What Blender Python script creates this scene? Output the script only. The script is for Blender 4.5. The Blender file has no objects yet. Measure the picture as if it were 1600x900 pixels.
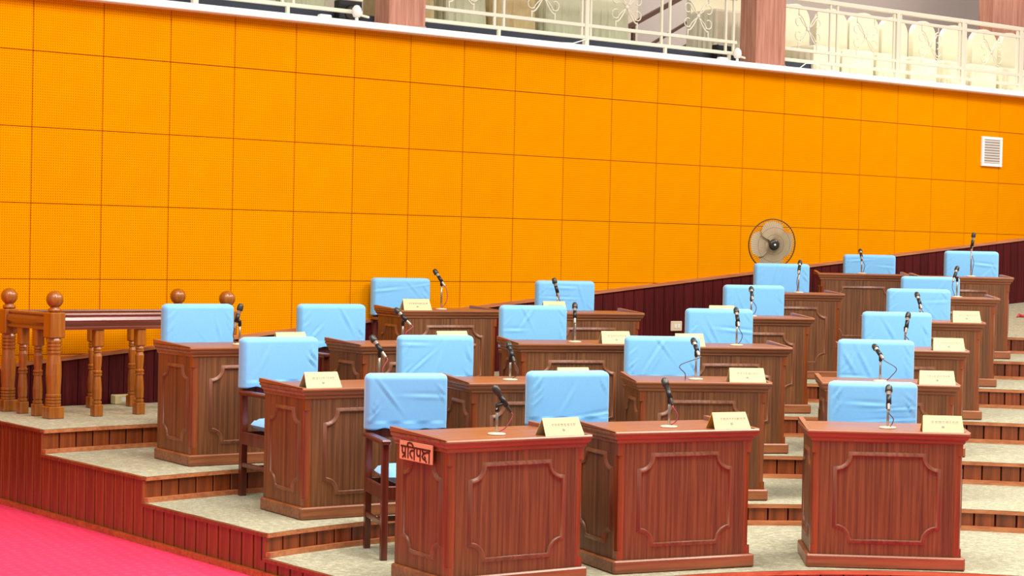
import bpy, math, random
from mathutils import Vector, Matrix
random.seed(7)
R = math.radians
C = bpy.context.scene.collection
sc = bpy.context.scene

# ------------------------------------------------------------------ camera, world, lamps, exposure
cam_data = bpy.data.cameras.new('camera'); cam = bpy.data.objects.new('camera', cam_data); C.objects.link(cam)
cam_data.lens = 68.37; cam_data.sensor_width = 36; cam_data.clip_end = 200
cx_ = Vector((0.99979510, 0.00041587, 0.02023843)); cd_ = Vector((0.02024271, -0.02053976, -0.99958409)); cf_ = Vector((0, 0.99978895, -0.02054397))
cam.matrix_world = Matrix(((cx_[0], -cd_[0], -cf_[0], 0), (cx_[1], -cd_[1], -cf_[1], 0), (cx_[2], -cd_[2], -cf_[2], 1.9405), (0, 0, 0, 1)))
sc.camera = cam
w = bpy.data.worlds.new('hall_ambient'); sc.world = w; w.use_nodes = True
w.node_tree.nodes['Background'].inputs[0].default_value = (1.0, 0.97, 0.93, 1)
w.node_tree.nodes['Background'].inputs[1].default_value = 0.55
def area(name, loc, size, energy, rot=(0, 0, 0), col=(1, 0.96, 0.9)):
    l = bpy.data.lights.new(name, 'AREA'); l.shape = 'RECTANGLE'; l.size, l.size_y = size; l.energy = energy; l.color = col
    o = bpy.data.objects.new(name, l); C.objects.link(o); o.location = loc; o.rotation_euler = rot; return o
area('ceiling_lamp', (-3.5, 8.0, 7.6), (3.0, 3.0), 360)
area('ceiling_lamp', (2.5, 8.0, 7.6), (3.0, 3.0), 600)
area('ceiling_lamp', (-0.5, 11.0, 7.6), (3.0, 2.0), 380)
area('ceiling_lamp', (5.5, 12.5, 7.6), (3.0, 3.0), 700)
area('ceiling_lamp', (8.0, 18.0, 7.6), (2.5, 2.5), 560)
area('gallery_lamp', (3.5, 23.2, 6.9), (2.5, 1.0), 120)
area('gallery_lamp', (-1.5, 19.3, 6.9), (2.5, 1.0), 35)
area('gallery_lamp', (6.6, 25.6, 6.9), (2.5, 1.0), 120)
sc.view_settings.view_transform = 'Standard'; sc.view_settings.look = 'None'; sc.view_settings.gamma = 1.0
sc.view_settings.use_curve_mapping = False
sc.view_settings.exposure = -0.12

# ------------------------------------------------------------------ materials
def lin(c):
    return tuple((v / 255 / 12.92) if v / 255 <= 0.04045 else ((v / 255 + 0.055) / 1.055) ** 2.4 for v in c) + (1,)
def base_mat(name, col, rough=0.6, metal=0.0, coat=0.0):
    m = bpy.data.materials.new(name); m.use_nodes = True; b = m.node_tree.nodes['Principled BSDF']
    b.inputs['Base Color'].default_value = lin(col); b.inputs['Roughness'].default_value = rough; b.inputs['Metallic'].default_value = metal
    b.inputs['Coat Weight'].default_value = coat; b.inputs['Coat Roughness'].default_value = 0.25
    return m, m.node_tree, b
def mixcol(nt, fac, a, b):
    n = nt.nodes.new('ShaderNodeMix'); n.data_type = 'RGBA'
    if hasattr(fac, 'links'): nt.links.new(fac, n.inputs[0])
    else: n.inputs[0].default_value = fac
    for s, v in ((n.inputs[6], a), (n.inputs[7], b)):
        if hasattr(v, 'links'): nt.links.new(v, s)
        else: s.default_value = v
    return n.outputs[2]
def noise(nt, scale, vec, detail=3, rough=0.6):
    n = nt.nodes.new('ShaderNodeTexNoise'); n.inputs['Scale'].default_value = scale; n.inputs['Detail'].default_value = detail; n.inputs['Roughness'].default_value = rough
    nt.links.new(vec, n.inputs['Vector']); return n.outputs['Fac']
def mapped(nt, scale, rot=(0, 0, 0)):
    t = nt.nodes.new('ShaderNodeTexCoord'); m = nt.nodes.new('ShaderNodeMapping'); m.inputs['Scale'].default_value = scale; m.inputs['Rotation'].default_value = rot
    nt.links.new(t.outputs['Object'], m.inputs['Vector']); return m.outputs['Vector']
def ramp(nt, fac, stops):
    n = nt.nodes.new('ShaderNodeValToRGB'); e = n.color_ramp.elements
    while len(e) < len(stops): e.new(0.5)
    for x, (p, c) in zip(e, stops): x.position = p; x.color = c
    nt.links.new(fac, n.inputs[0]); return n.outputs[0]
def math_n(nt, op, a, b=None):
    n = nt.nodes.new('ShaderNodeMath'); n.operation = op
    for s, v in ((n.inputs[0], a), (n.inputs[1], b)):
        if v is None: continue
        if hasattr(v, 'links'): nt.links.new(v, s)
        else: s.default_value = v
    return n.outputs[0]
def bump(nt, b, h, strength, dist=0.002):
    n = nt.nodes.new('ShaderNodeBump'); n.inputs['Strength'].default_value = strength; n.inputs['Distance'].default_value = dist
    nt.links.new(h, n.inputs['Height']); nt.links.new(n.outputs[0], b.inputs['Normal'])
def wood(name, dark, light, grain='Z', rough=0.38, coat=0.25, vary=0.0, fine=1.0):
    m, nt, b = base_mat(name, light, rough, 0, coat)
    s = {'Z': (42 * fine, 42 * fine, 1.6), 'X': (1.6, 42 * fine, 42 * fine), 'Y': (42 * fine, 1.6, 42 * fine)}[grain]
    f1 = noise(nt, 1.0, mapped(nt, s), 4, 0.65)
    f2 = noise(nt, 2.2, mapped(nt, tuple(v * 0.12 for v in s)), 2)
    f = math_n(nt, 'ADD', math_n(nt, 'MULTIPLY', f1, 0.7), math_n(nt, 'MULTIPLY', f2, 0.3))
    col = ramp(nt, f, [(0.36, lin(dark)), (0.62, lin(light))])
    if vary:
        oi = nt.nodes.new('ShaderNodeObjectInfo'); v = math_n(nt, 'ADD', math_n(nt, 'MULTIPLY', oi.outputs['Random'], 2 * vary), 1 - vary)
        hs = nt.nodes.new('ShaderNodeHueSaturation'); nt.links.new(v, hs.inputs['Value']); nt.links.new(col, hs.inputs['Color']); col = hs.outputs[0]
    nt.links.new(col, b.inputs['Base Color']); bump(nt, b, f1, 0.25, 0.001)
    return m
M = {}
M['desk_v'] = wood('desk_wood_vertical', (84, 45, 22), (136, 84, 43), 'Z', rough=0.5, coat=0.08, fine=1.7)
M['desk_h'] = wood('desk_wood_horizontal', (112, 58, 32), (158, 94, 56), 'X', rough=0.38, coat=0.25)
M['desk_y'] = wood('desk_wood_rail', (112, 58, 32), (158, 94, 56), 'Y', rough=0.38, coat=0.25)
M['desk_post'] = wood('desk_post_wood', (112, 50, 18), (152, 78, 30), 'Z', rough=0.3, coat=0.4)
M['mould'] = wood('moulding_wood', (106, 58, 36), (146, 90, 58), 'Z', rough=0.42, coat=0.12)
M['chair_wood'] = wood('chair_wood', (72, 26, 16), (112, 48, 32), 'Z', rough=0.3, coat=0.4)
M['riser'] = wood('riser_plank_wood', (96, 38, 12), (150, 72, 28), 'Z', rough=0.35, coat=0.3, vary=0.22)
M['fascia'] = wood('fascia_plank_wood', (108, 46, 16), (150, 76, 32), 'Z', rough=0.4, coat=0.2, vary=0.14)
M['gap'] = base_mat('dark_backing', (30, 8, 4), 0.9)[0]
M['trim_wood'] = wood('trim_wood', (170, 92, 52), (206, 132, 86), 'X', rough=0.35, coat=0.3)
M['base_trim'] = wood('base_trim_wood', (150, 72, 22), (196, 108, 44), 'X', rough=0.3, coat=0.4)
M['wains'] = wood('wainscot_wood', (58, 8, 10), (92, 22, 22), 'Z', rough=0.6, coat=0.0, vary=0.16)
M['wains'].node_tree.nodes['Principled BSDF'].inputs['Specular IOR Level'].default_value = 0.15
M['rail_wood'] = wood('balustrade_wood', (130, 66, 8), (176, 100, 26), 'Z', rough=0.28, coat=0.5)
M['handrail'] = wood('handrail_wood', (96, 36, 24), (132, 62, 42), 'X', rough=0.2, coat=0.8)
M['column'] = wood('column_laminate', (160, 100, 80), (200, 142, 118), 'Z', rough=0.4, coat=0.2, fine=0.7)
M['brown_metal'] = base_mat('brown_paint', (98, 62, 48), 0.4)[0]

def carpet(name, c1, c2, c3, s):
    m, nt, b = base_mat(name, c1, 0.95)
    f = noise(nt, s, mapped(nt, (1, 1, 1)), 4, 0.7)
    g = noise(nt, 1.0, mapped(nt, (26, 70, 10), (0, 0, 0.6)), 2)
    col = ramp(nt, f, [(0.35, lin(c2)), (0.6, lin(c1))])
    col = mixcol(nt, ramp(nt, g, [(0.52, (0, 0, 0, 1)), (0.62, (1, 1, 1, 1))]), col, lin(c3))
    nt.links.new(col, b.inputs['Base Color']); bump(nt, b, f, 0.4, 0.004); return m
M['carpet'] = carpet('beige_carpet', (168, 162, 134), (134, 128, 102), (192, 186, 158), 90)
def red_carpet():
    m, nt, b = base_mat('red_carpet', (226, 40, 84), 0.95)
    f = noise(nt, 60, mapped(nt, (1, 1, 1)), 3)
    a = nt.nodes.new('ShaderNodeTexWave'); a.inputs['Scale'].default_value = 3.4; a.inputs['Distortion'].default_value = 3; a.inputs['Detail'].default_value = 2
    nt.links.new(mapped(nt, (1, 1, 1), (0, 0, 0.9)), a.inputs['Vector'])
    a2 = nt.nodes.new('ShaderNodeTexWave'); a2.inputs['Scale'].default_value = 4.1; a2.inputs['Distortion'].default_value = 5
    nt.links.new(mapped(nt, (1, 1, 1), (0, 0, -0.5)), a2.inputs['Vector'])
    p = math_n(nt, 'MULTIPLY', a.outputs['Fac'], a2.outputs['Fac'])
    col = mixcol(nt, ramp(nt, p, [(0.35, (0, 0, 0, 1)), (0.6, (1, 1, 1, 1))]), lin((228, 44, 88)), lin((234, 58, 100)))
    col = mixcol(nt, math_n(nt, 'MULTIPLY', f, 0.4), col, lin((206, 24, 70)))
    nt.links.new(col, b.inputs['Base Color']); bump(nt, b, f, 0.3, 0.004); return m
M['red'] = red_carpet()
M['neutral_floor'] = wood('unseen_neutral_floor', (104, 82, 62), (142, 116, 90), 'X', rough=0.5, coat=0.1)  # neutral brown for the added out-of-view floor, keeps red bounce down
def acoustic():
    m, nt, b = base_mat('orange_acoustic_panel', (246, 150, 0), 0.75)
    t = nt.nodes.new('ShaderNodeTexCoord'); s = nt.nodes.new('ShaderNodeSeparateXYZ'); nt.links.new(t.outputs['Object'], s.inputs[0])
    k = 2 * math.pi / 0.0201
    gx = math_n(nt, 'SINE', math_n(nt, 'MULTIPLY', s.outputs['X'], k)); gz = math_n(nt, 'SINE', math_n(nt, 'MULTIPLY', s.outputs['Z'], k))
    d = math_n(nt, 'MULTIPLY', math_n(nt, 'ADD', gx, 1), math_n(nt, 'ADD', gz, 1))
    hole = ramp(nt, math_n(nt, 'MULTIPLY', d, 0.25), [(0.42, (0, 0, 0, 1)), (0.72, (1, 1, 1, 1))])
    oi = nt.nodes.new('ShaderNodeObjectInfo')
    big = noise(nt, 3.0, mapped(nt, (1, 1, 1)), 2)
    base = mixcol(nt, big, lin((230, 141, 0)), lin((243, 156, 0)))
    col = mixcol(nt, math_n(nt, 'MULTIPLY', hole, 0.85), base, lin((186, 92, 0)))
    hs = nt.nodes.new('ShaderNodeHueSaturation'); nt.links.new(math_n(nt, 'ADD', math_n(nt, 'MULTIPLY', oi.outputs['Random'], 0.05), 0.975), hs.inputs['Value'])
    nt.links.new(col, hs.inputs['Color']); nt.links.new(hs.outputs[0], b.inputs['Base Color'])
    b.inputs['Specular IOR Level'].default_value = 0.0
    return m
M['panel'] = acoustic()
M['joint'] = base_mat('panel_joint', (196, 104, 14), 0.9)[0]
def cloth(name, c1, c2, s=60):
    m, nt, b = base_mat(name, c1, 0.75); b.inputs['Sheen Weight'].default_value = 0.3
    f = noise(nt, s, mapped(nt, (1, 1, 1)), 3); nt.links.new(mixcol(nt, f, lin(c1), lin(c2)), b.inputs['Base Color']); bump(nt, b, f, 0.15, 0.001); return m
M['blue'] = cloth('blue_cover_cloth', (124, 192, 244), (136, 201, 248))
M['pale'] = cloth('pale_cover_cloth', (206, 206, 168), (216, 214, 180))
M['warm'] = cloth('warm_white_cover_cloth', (238, 230, 196), (246, 240, 212))
M['gold'] = cloth('gold_cover_cloth', (196, 170, 112), (224, 200, 150), 14)
M['white'] = base_mat('white_paint', (240, 238, 230), 0.5)[0]
M['rail_cream'] = base_mat('cream_rail_paint', (226, 220, 198), 0.4)[0]
M['ledge'] = base_mat('white_ledge_paint', (250, 248, 246), 0.5)[0]
M['slate'] = base_mat('dark_slate_carpet', (66, 72, 84), 0.9)[0]
M['cream_wall'] = base_mat('cream_plaster', (214, 200, 180), 0.8)[0]
M['grey_wall'] = base_mat('grey_plaster', (186, 172, 164), 0.8)[0]
M['maroon'] = base_mat('maroon_skirting', (104, 42, 40), 0.5)[0]
M['black'] = base_mat('black_plastic', (22, 22, 24), 0.4)[0]
M['mesh'] = base_mat('microphone_mesh', (70, 68, 62), 0.4, 0.6)[0]
M['mic_body'] = base_mat('microphone_grey_body', (176, 166, 148), 0.35, 0.4)[0]
M['chrome'] = base_mat('brushed_metal', (170, 160, 150), 0.3, 0.8)[0]
M['stand_base'] = base_mat('cream_stand_base', (216, 196, 168), 0.5)[0]
M['cord'] = base_mat('grey_cord', (90, 78, 86), 0.5)[0]
M['pink_cord'] = base_mat('pink_cord', (176, 70, 96), 0.5)[0]
M['card'] = base_mat('cream_card', (220, 204, 150), 0.7)[0]
M['card_gold'] = base_mat('gold_card', (226, 178, 72), 0.7)[0]
M['print'] = base_mat('faded_print', (150, 148, 146), 0.8)[0]
M['sign'] = base_mat('salmon_sign', (238, 172, 128), 0.6)[0]
M['letters'] = base_mat('dark_brown_letters', (92, 34, 8), 0.6)[0]
M['beige_plastic'] = base_mat('beige_plastic', (226, 206, 176), 0.5)[0]
M['vent_grey'] = base_mat('vent_grey', (206, 200, 188), 0.6)[0]
M['fan_dark'] = base_mat('fan_dark_plastic', (46, 40, 30), 0.35)[0]
M['fan_wire'] = base_mat('fan_wire', (150, 128, 92), 0.4, 0.4)[0]
M['fan_rim'] = base_mat('fan_rim', (86, 58, 20), 0.4)[0]
M['fan_blade'] = base_mat('fan_blade', (204, 184, 150), 0.4)[0]
M['red_paper'] = base_mat('red_paper', (190, 60, 60), 0.7)[0]

# ------------------------------------------------------------------ mesh helpers
class MB:
    def __init__(s): s.v = []; s.f = []
    def quadbox(s, x0, x1, y0, y1, z0, z1):
        n = len(s.v); s.v += [(x, y, z) for z in (z0, z1) for x, y in ((x0, y0), (x1, y0), (x1, y1), (x0, y1))]
        s.f += [tuple(n + i for i in q) for q in ((3, 2, 1, 0), (4, 5, 6, 7), (0, 1, 5, 4), (1, 2, 6, 5), (2, 3, 7, 6), (3, 0, 4, 7))]; return s
    def cbox(s, x0, x1, y0, y1, z0, z1, c=0.004):
        c = min(c, (x1 - x0) / 3, (y1 - y0) / 3, (z1 - z0) / 3); n0 = len(s.v); idx = {}
        X, Y, Z = (x0, x1), (y0, y1), (z0, z1)
        for i in (0, 1):
            for j in (0, 1):
                for k in (0, 1):
                    ix, iy, iz = X[i] + (c, -c)[i], Y[j] + (c, -c)[j], Z[k] + (c, -c)[k]
                    for a, p in (('x', (X[i], iy, iz)), ('y', (ix, Y[j], iz)), ('z', (ix, iy, Z[k]))):
                        idx[(i, j, k, a)] = len(s.v); s.v.append(p)
        A = lambda i, j, k, a: idx[(i, j, k, a)]
        for i in (0, 1):
            q = [A(i, j, k, 'x') for j, k in ((0, 0), (1, 0), (1, 1), (0, 1))]; s.f.append(tuple(q if i else q[::-1]))
            q = [A(j, i, k, 'y') for j, k in ((0, 0), (1, 0), (1, 1), (0, 1))]; s.f.append(tuple(q[::-1] if i else q))
            q = [A(j, k, i, 'z') for j, k in ((0, 0), (1, 0), (1, 1), (0, 1))]; s.f.append(tuple(q if i else q[::-1]))
        for i in (0, 1):
            for j in (0, 1):
                q = [A(i, j, 0, 'x'), A(i, j, 0, 'y'), A(i, j, 1, 'y'), A(i, j, 1, 'x')]; s.f.append(tuple(q if i != j else q[::-1]))
                q = [A(i, 0, j, 'x'), A(i, 0, j, 'z'), A(i, 1, j, 'z'), A(i, 1, j, 'x')]; s.f.append(tuple(q if i == j else q[::-1]))
                q = [A(0, i, j, 'y'), A(0, i, j, 'z'), A(1, i, j, 'z'), A(1, i, j, 'y')]; s.f.append(tuple(q if i != j else q[::-1]))
        for i in (0, 1):
            for j in (0, 1):
                for k in (0, 1):
                    q = (A(i, j, k, 'x'), A(i, j, k, 'y'), A(i, j, k, 'z')); s.f.append(q if (i + j + k) % 2 else q[::-1])
        return s
    def prism(s, poly, z0, z1):
        n = len(s.v); k = len(poly); s.v += [(x, y, z0) for x, y in poly] + [(x, y, z1) for x, y in poly]
        s.f.append(tuple(range(n + k - 1, n - 1, -1))); s.f.append(tuple(range(n + k, n + 2 * k)))
        for i in range(k): j = (i + 1) % k; s.f.append((n + i, n + j, n + k + j, n + k + i))
        return s
    def lathe(s, prof, seg=16, o=(0, 0, 0), axis=None):
        n = len(s.v); q = axis.to_track_quat('Z', 'Y') if axis is not None else None
        for r, z in prof:
            for i in range(seg):
                a = 2 * math.pi * i / seg; p = Vector((r * math.cos(a), r * math.sin(a), z))
                if q: p = q @ p
                s.v.append((p.x + o[0], p.y + o[1], p.z + o[2]))
        for k in range(len(prof) - 1):
            for i in range(seg):
                j = (i + 1) % seg; s.f.append((n + k * seg + i, n + k * seg + j, n + (k + 1) * seg + j, n + (k + 1) * seg + i))
        s.f.append(tuple(range(n + seg - 1, n - 1, -1))); m = n + (len(prof) - 1) * seg; s.f.append(tuple(range(m, m + seg))); return s
    def tube(s, pts, r, seg=8, closed=False):
        pts = [Vector(p) for p in pts]; n = len(s.v); k = len(pts); up = Vector((0.13, 0.27, 0.95)).normalized()
        for i, p in enumerate(pts):
            a = pts[(i - 1) % k] if closed or i else p; b = pts[(i + 1) % k] if closed or i < k - 1 else p
            t = (b - a).normalized(); u = t.cross(up)
            if u.length < 0.05: u = t.cross(Vector((1, 0, 0)))
            u.normalize(); v = t.cross(u); rr = r[i] if isinstance(r, (list, tuple)) else r
            for j in range(seg):
                c = 2 * math.pi * j / seg; q = p + u * rr * math.cos(c) + v * rr * math.sin(c); s.v.append(tuple(q))
        for i in range(k if closed else k - 1):
            i2 = (i + 1) % k
            for j in range(seg): j2 = (j + 1) % seg; s.f.append((n + i * seg + j, n + i2 * seg + j, n + i2 * seg + j2, n + i * seg + j2))
        if not closed: s.f.append(tuple(range(n, n + seg))); s.f.append(tuple(range(n + k * seg - 1, n + (k - 1) * seg - 1, -1)))
        return s
    def bar(s, a, b, w, h):
        """rectangular bar between two points, h measured upward"""
        a, b = Vector(a), Vector(b); t = (b - a).normalized(); side = t.cross(Vector((0, 0, 1)))
        side = side.normalized() if side.length > 1e-4 else Vector((1, 0, 0)); up = side.cross(t).normalized(); n = len(s.v)
        for p in (a, b):
            for x, y in ((-1, -1), (1, -1), (1, 1), (-1, 1)): s.v.append(tuple(p + side * x * w / 2 + up * y * h / 2))
        s.f += [tuple(n + i for i in q) for q in ((0, 1, 2, 3), (7, 6, 5, 4), (0, 4, 5, 1), (1, 5, 6, 2), (2, 6, 7, 3), (3, 7, 4, 0))]; return s
    def xf(s, m, start=0):
        s.v[start:] = [tuple(m @ Vector(p)) for p in s.v[start:]]; return s
    def mesh(s, name, mat, smooth=False):
        me = bpy.data.meshes.new(name); me.from_pydata(s.v, [], s.f)
        me.materials.append(M[mat]); me.validate()
        if smooth: me.polygons.foreach_set('use_smooth', [True] * len(me.polygons))
        import bmesh
        bm = bmesh.new(); bm.from_mesh(me); bmesh.ops.recalc_face_normals(bm, faces=bm.faces); bm.to_mesh(me); bm.free()
        me.update(); return me
    def build(s, name, mat, parent=None, smooth=False, loc=None, rotz=None):
        return link(name, s.mesh(name, mat, smooth), parent, loc, rotz)
def link(name, me, parent=None, loc=None, rotz=None):
    o = bpy.data.objects.new(name, me); C.objects.link(o); o.parent = parent
    if loc is not None: o.location = loc
    if rotz is not None: o.rotation_euler.z = rotz
    return o
def thing(name, label, cat, loc=(0, 0, 0), rotz=0, group=None):
    o = bpy.data.objects.new(name, None); C.objects.link(o); o.location = loc; o.rotation_euler.z = rotz; o.empty_display_size = 0.1
    o['label'] = label; o['category'] = cat
    if group: o['group'] = group
    return o
def tag(o, label, cat, group=None):
    o['label'] = label; o['category'] = cat
    if group: o['group'] = group
    return o
def struct(o): o['kind'] = 'structure'; return o
def structure_empty(name, loc=(0, 0, 0), rotz=0):
    o = bpy.data.objects.new(name, None); C.objects.link(o); o.location = loc; o.rotation_euler.z = rotz; o['kind'] = 'structure'; return o

# ------------------------------------------------------------------ layout constants
WA = 0.67200626; WO = Vector((-4.25614, 14.87599)); WD = Vector((math.cos(WA), math.sin(WA))); WN = Vector((-WD.y, WD.x))
TC = Vector((2.2, 8.34))
TR = {1: 2.70, 2: 4.47, 3: 5.93, 4: 7.42, 5: 8.98, 6: 10.45, 7: 12.0}
TZ = {0: 0.035, 1: 0.15, 2: 0.29, 3: 0.454, 4: 0.621, 5: 0.787, 6: 0.959, 7: 1.126}
SP = Vector((-2.336, 12.278)); SD = Vector((-0.615, 0.789)).normalized(); SN = Vector((SD.y, -SD.x))
def side_ok(p): return (p - SP).dot(SN)
def wall_off(p): return (p - WO).dot(WN)
def pol(r, th): return Vector((TC.x + r * math.sin(th), TC.y + r * math.cos(th)))
def theta_start(r, k=0):
    th = -0.33 if k == 5 else -1.6
    while th < 1.5:
        p = pol(r, th)
        if side_ok(p) >= 0 and wall_off(p) <= -0.03: return th
        th += 0.0015
    return 1.5
TH_END = {1: 1.0, 2: 0.82, 3: 0.70, 4: 0.62, 5: 0.54, 6: 0.48, 7: 0.46}

# ------------------------------------------------------------------ floor and tiers
fl = MB(); fl.quadbox(-14, 14, 8.4, 30, -0.1, TZ[0]); struct(fl.build('floor', 'red'))
fl = MB(); fl.quadbox(-14, 14, -4, 8.4, -0.1, TZ[0]); struct(fl.build('floor', 'neutral_floor'))  # unseen floor, added instead of more red carpet to cut red bounce on desks
def tier(k):
    root = structure_empty('seating_tier', (TC.x, TC.y, 0))
    z = TZ[k]; r0 = TR[k]; r1 = 14.5 if k == 6 else 10.0 if k == 4 else TR[k + 1] + 0.02
    rr = [r0 - 0.012] + [r0 + (r1 - r0) * i / 14 for i in range(1, 15)]
    b = MB(); m = 90
    for r in rr:
        a0 = theta_start(r, k); a1 = TH_END[k]
        while wall_off(pol(r, a1)) > -0.03 and a1 > a0 + 0.01: a1 -= 0.002
        for j in range(m + 1):
            p = pol(r, a0 + (a1 - a0) * j / m); b.v.append((p.x - TC.x, p.y - TC.y, z))
    for i in range(len(rr) - 1):
        for j in range(m): q = i * (m + 1) + j; b.f.append((q, q + 1, q + m + 2, q + m + 1))
    b.build('carpet_top', 'carpet', root)
    a0 = theta_start(r0, k); a1 = TH_END[k]; L = (a1 - a0) * r0; pw = 0.135; n = int(L / pw)
    zb = TZ[k - 1]; me = MB().cbox(-pw / 2 + 0.005, pw / 2 - 0.005, -0.008, 0.012, zb + 0.02, z - 0.024, 0.004).mesh('riser_plank', 'riser')
    for i in range(n + 1):
        a = a0 + (i + 0.5) * pw / r0; p = pol(r0 + 0.01, a) - TC; link('riser_plank', me, root, (p.x, p.y, 0), -a)
    arc = [pol(1, a0 + (a1 - a0) * i / 80) - TC for i in range(81)]
    def strip(rA, rB, z0, z1):
        s = MB()
        for d in arc:
            for rad, zz in ((rA, z0), (rA, z1), (rB, z1), (rB, z0)): s.v.append((d.x * rad, d.y * rad, zz))
        for i in range(80):
            for j in range(4): s.f.append((i * 4 + j, i * 4 + (j + 1) % 4, i * 4 + 4 + (j + 1) % 4, i * 4 + 4 + j))
        s.f.append((0, 1, 2, 3)); s.f.append((323, 322, 321, 320)); return s
    strip(r0 + 0.022, r0 + 0.045, zb - 0.02, z - 0.004).build('backing_board', 'gap', root)
    strip(r0 - 0.014, r0 + 0.03, z - 0.026, z - 0.002).build('nosing', 'trim_wood', root)
    strip(r0 - 0.03, r0 + 0.01, zb, zb + 0.03).build('base_strip', 'trim_wood', root)
    return root
for k in range(1, 7): tier(k)
# the carpeted ramp at the far right end of the top tier
ramp_root = structure_empty('seating_tier', (5.2, 20.0, 0))
b = MB(); n = 12
for i in range(n + 1):
    t = i / n
    for j in range(9):
        th = 0.225 + (0.46 - 0.225) * j / 8; ra = 12.0; p0 = pol(ra, th)
        ex = 3.6; p = p0 + (pol(ra + ex, th) - p0) * t
        while wall_off(p) > -0.03: p = p - (pol(1, th) - TC) * 0.02
        dist = (p - p0).length
        b.v.append((p.x - 5.2, p.y - 20.0, TZ[7] + 0.092 * dist))
for i in range(n):
    for j in range(8): q = i * 9 + j; b.f.append((q, q + 1, q + 10, q + 9))
b.build('carpet_top', 'carpet', ramp_root)
pw = 0.135; me = MB().cbox(-pw / 2 + 0.005, pw / 2 - 0.005, -0.008, 0.012, TZ[6] + 0.02, TZ[7] - 0.022, 0.004).mesh('riser_plank', 'riser')
for i in range(20):
    a = 0.225 + (i + 0.5) * pw / 12.0; p = pol(12.01, a); link('riser_plank', me, ramp_root, (p.x - 5.2, p.y - 20.0, 0), -a)
for nm, z0, z1, off, mt in (('nosing', TZ[7] - 0.024, TZ[7] - 0.002, -0.014, 'trim_wood'), ('base_strip', TZ[6], TZ[6] + 0.03, -0.03, 'trim_wood'), ('backing_board', TZ[6], TZ[7] - 0.004, 0.022, 'gap')):
    s = MB()
    for i in range(15):
        d = pol(1, 0.225 + 0.235 * i / 14) - TC
        for rad, zz in ((12 + off, z0), (12 + off, z1), (12.03, z1), (12.03, z0)): s.v.append((TC.x + d.x * rad - 5.2, TC.y + d.y * rad - 20.0, zz))
    for i in range(14):
        for j in range(4): s.f.append((i * 4 + j, i * 4 + (j + 1) % 4, i * 4 + 4 + (j + 1) % 4, i * 4 + 4 + j))
    s.build(nm, mt, ramp_root)
# flank of the ramp towards the desks
s = MB(); q = [pol(12.0 + 3.0 * i / 8, 0.225) for i in range(9)]
q = [p for p in q if wall_off(p) < -0.02]
for i, p in enumerate(q):
    s.v += [(p.x - 5.2, p.y - 20.0, TZ[6]), (p.x - 5.2, p.y - 20.0, TZ[7] + 0.092 * i * 3.0 / 8)]
for i in range(len(q) - 1): s.f.append((2 * i, 2 * i + 2, 2 * i + 3, 2 * i + 1))
s.build('side_board', 'riser', ramp_root)

# side fascia of the tiers (vertical planks facing the red carpet)
def on_side(r):
    th = theta_start(r); return pol(r, th)
fas = structure_empty('side_fascia', (SP.x, SP.y, 0)); ang = math.atan2(SD.y, SD.x)
t_of = lambda r: (on_side(r) - SP).dot(SD)
ends = [t_of(TR[1]), t_of(TR[2]), t_of(TR[3]), t_of(TR[4]), 3.3]
for k in range(1, 5):
    ta, tb = ends[k - 1], ends[k]; n = max(1, round((tb - ta) / 0.135)); pw = (tb - ta) / n
    me = MB().cbox(-pw / 2 + 0.008, pw / 2 - 0.008, -0.016, 0.008, TZ[0] + 0.02, TZ[k] - 0.02, 0.004).mesh('fascia_plank', 'fascia')
    for i in range(n):
        p = SD * (ta + (i + 0.5) * pw); link('fascia_plank', me, fas, (p.x, p.y, 0), ang)
    p0, p1 = SD * ta, SD * tb
    MB().bar((p0.x, p0.y, TZ[k] - 0.011), (p1.x, p1.y, TZ[k] - 0.011), 0.045, 0.02).build('nosing', 'fascia', fas)
    q0, q1 = p0 + SN * 0.03 + SD * 0.04, p1 + SN * 0.03
    MB().bar((q0.x, q0.y, (TZ[0] + TZ[k]) / 2 - 0.01), (q1.x, q1.y, (TZ[0] + TZ[k]) / 2 - 0.01), 0.03, TZ[k] - TZ[0] - 0.03).build('backing_board', 'gap', fas)
p0, p1 = SD * ends[0] - SN * 0.02, SD * ends[4] - SN * 0.02
MB().bar((p0.x, p0.y, TZ[0] + 0.018), (p1.x, p1.y, TZ[0] + 0.018), 0.03, 0.036).build('base_strip', 'base_trim', fas)

# ------------------------------------------------------------------ back wall: acoustic panels, wainscot, ledge
wall = structure_empty('wall_back', (WO.x, WO.y, 0), WA)      # local x runs along the wall, local y goes behind it
PW, PH, ZJ = 0.60353, 0.59651, 3.409
def capz(s): return 0.906 + 0.0960 * s
MB().quadbox(-5, 19, 0.018, 0.25, 0, 3.85).build('backing_board', 'joint', wall)
pm = MB().cbox(0.0022, PW - 0.0022, 0.0, 0.022, -PH + 0.0022, -0.0022, 0.004).mesh('acoustic_panel', 'panel')
pt = MB().cbox(0.0022, PW - 0.0022, 0.0, 0.022, 0.0022, 3.84 - ZJ, 0.004).mesh('acoustic_panel', 'panel')
for i in range(-6, 30):
    link('acoustic_panel', pt, wall, (i * PW, 0, ZJ))
    for j in range(6):
        if ZJ - j * PH < capz(i * PW) - 0.03: continue
        link('acoustic_panel', pm, wall, (i * PW, 0, ZJ - j * PH))
pw = 0.135
wp = MB(); a = pw / 2 - 0.003
wp.v = [(-a, -0.028, -1.0), (a, -0.028, -1.0), (a, -0.004, -1.0), (-a, -0.004, -1.0), (-a, -0.028, -0.096 * a), (a, -0.028, 0.096 * a), (a, -0.004, 0.096 * a), (-a, -0.004, -0.096 * a)]
wp.f = [(3, 2, 1, 0), (4, 5, 6, 7), (0, 1, 5, 4), (1, 2, 6, 5), (2, 3, 7, 6), (3, 0, 4, 7)]
wme = wp.mesh('wainscot_plank', 'wains')
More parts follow.
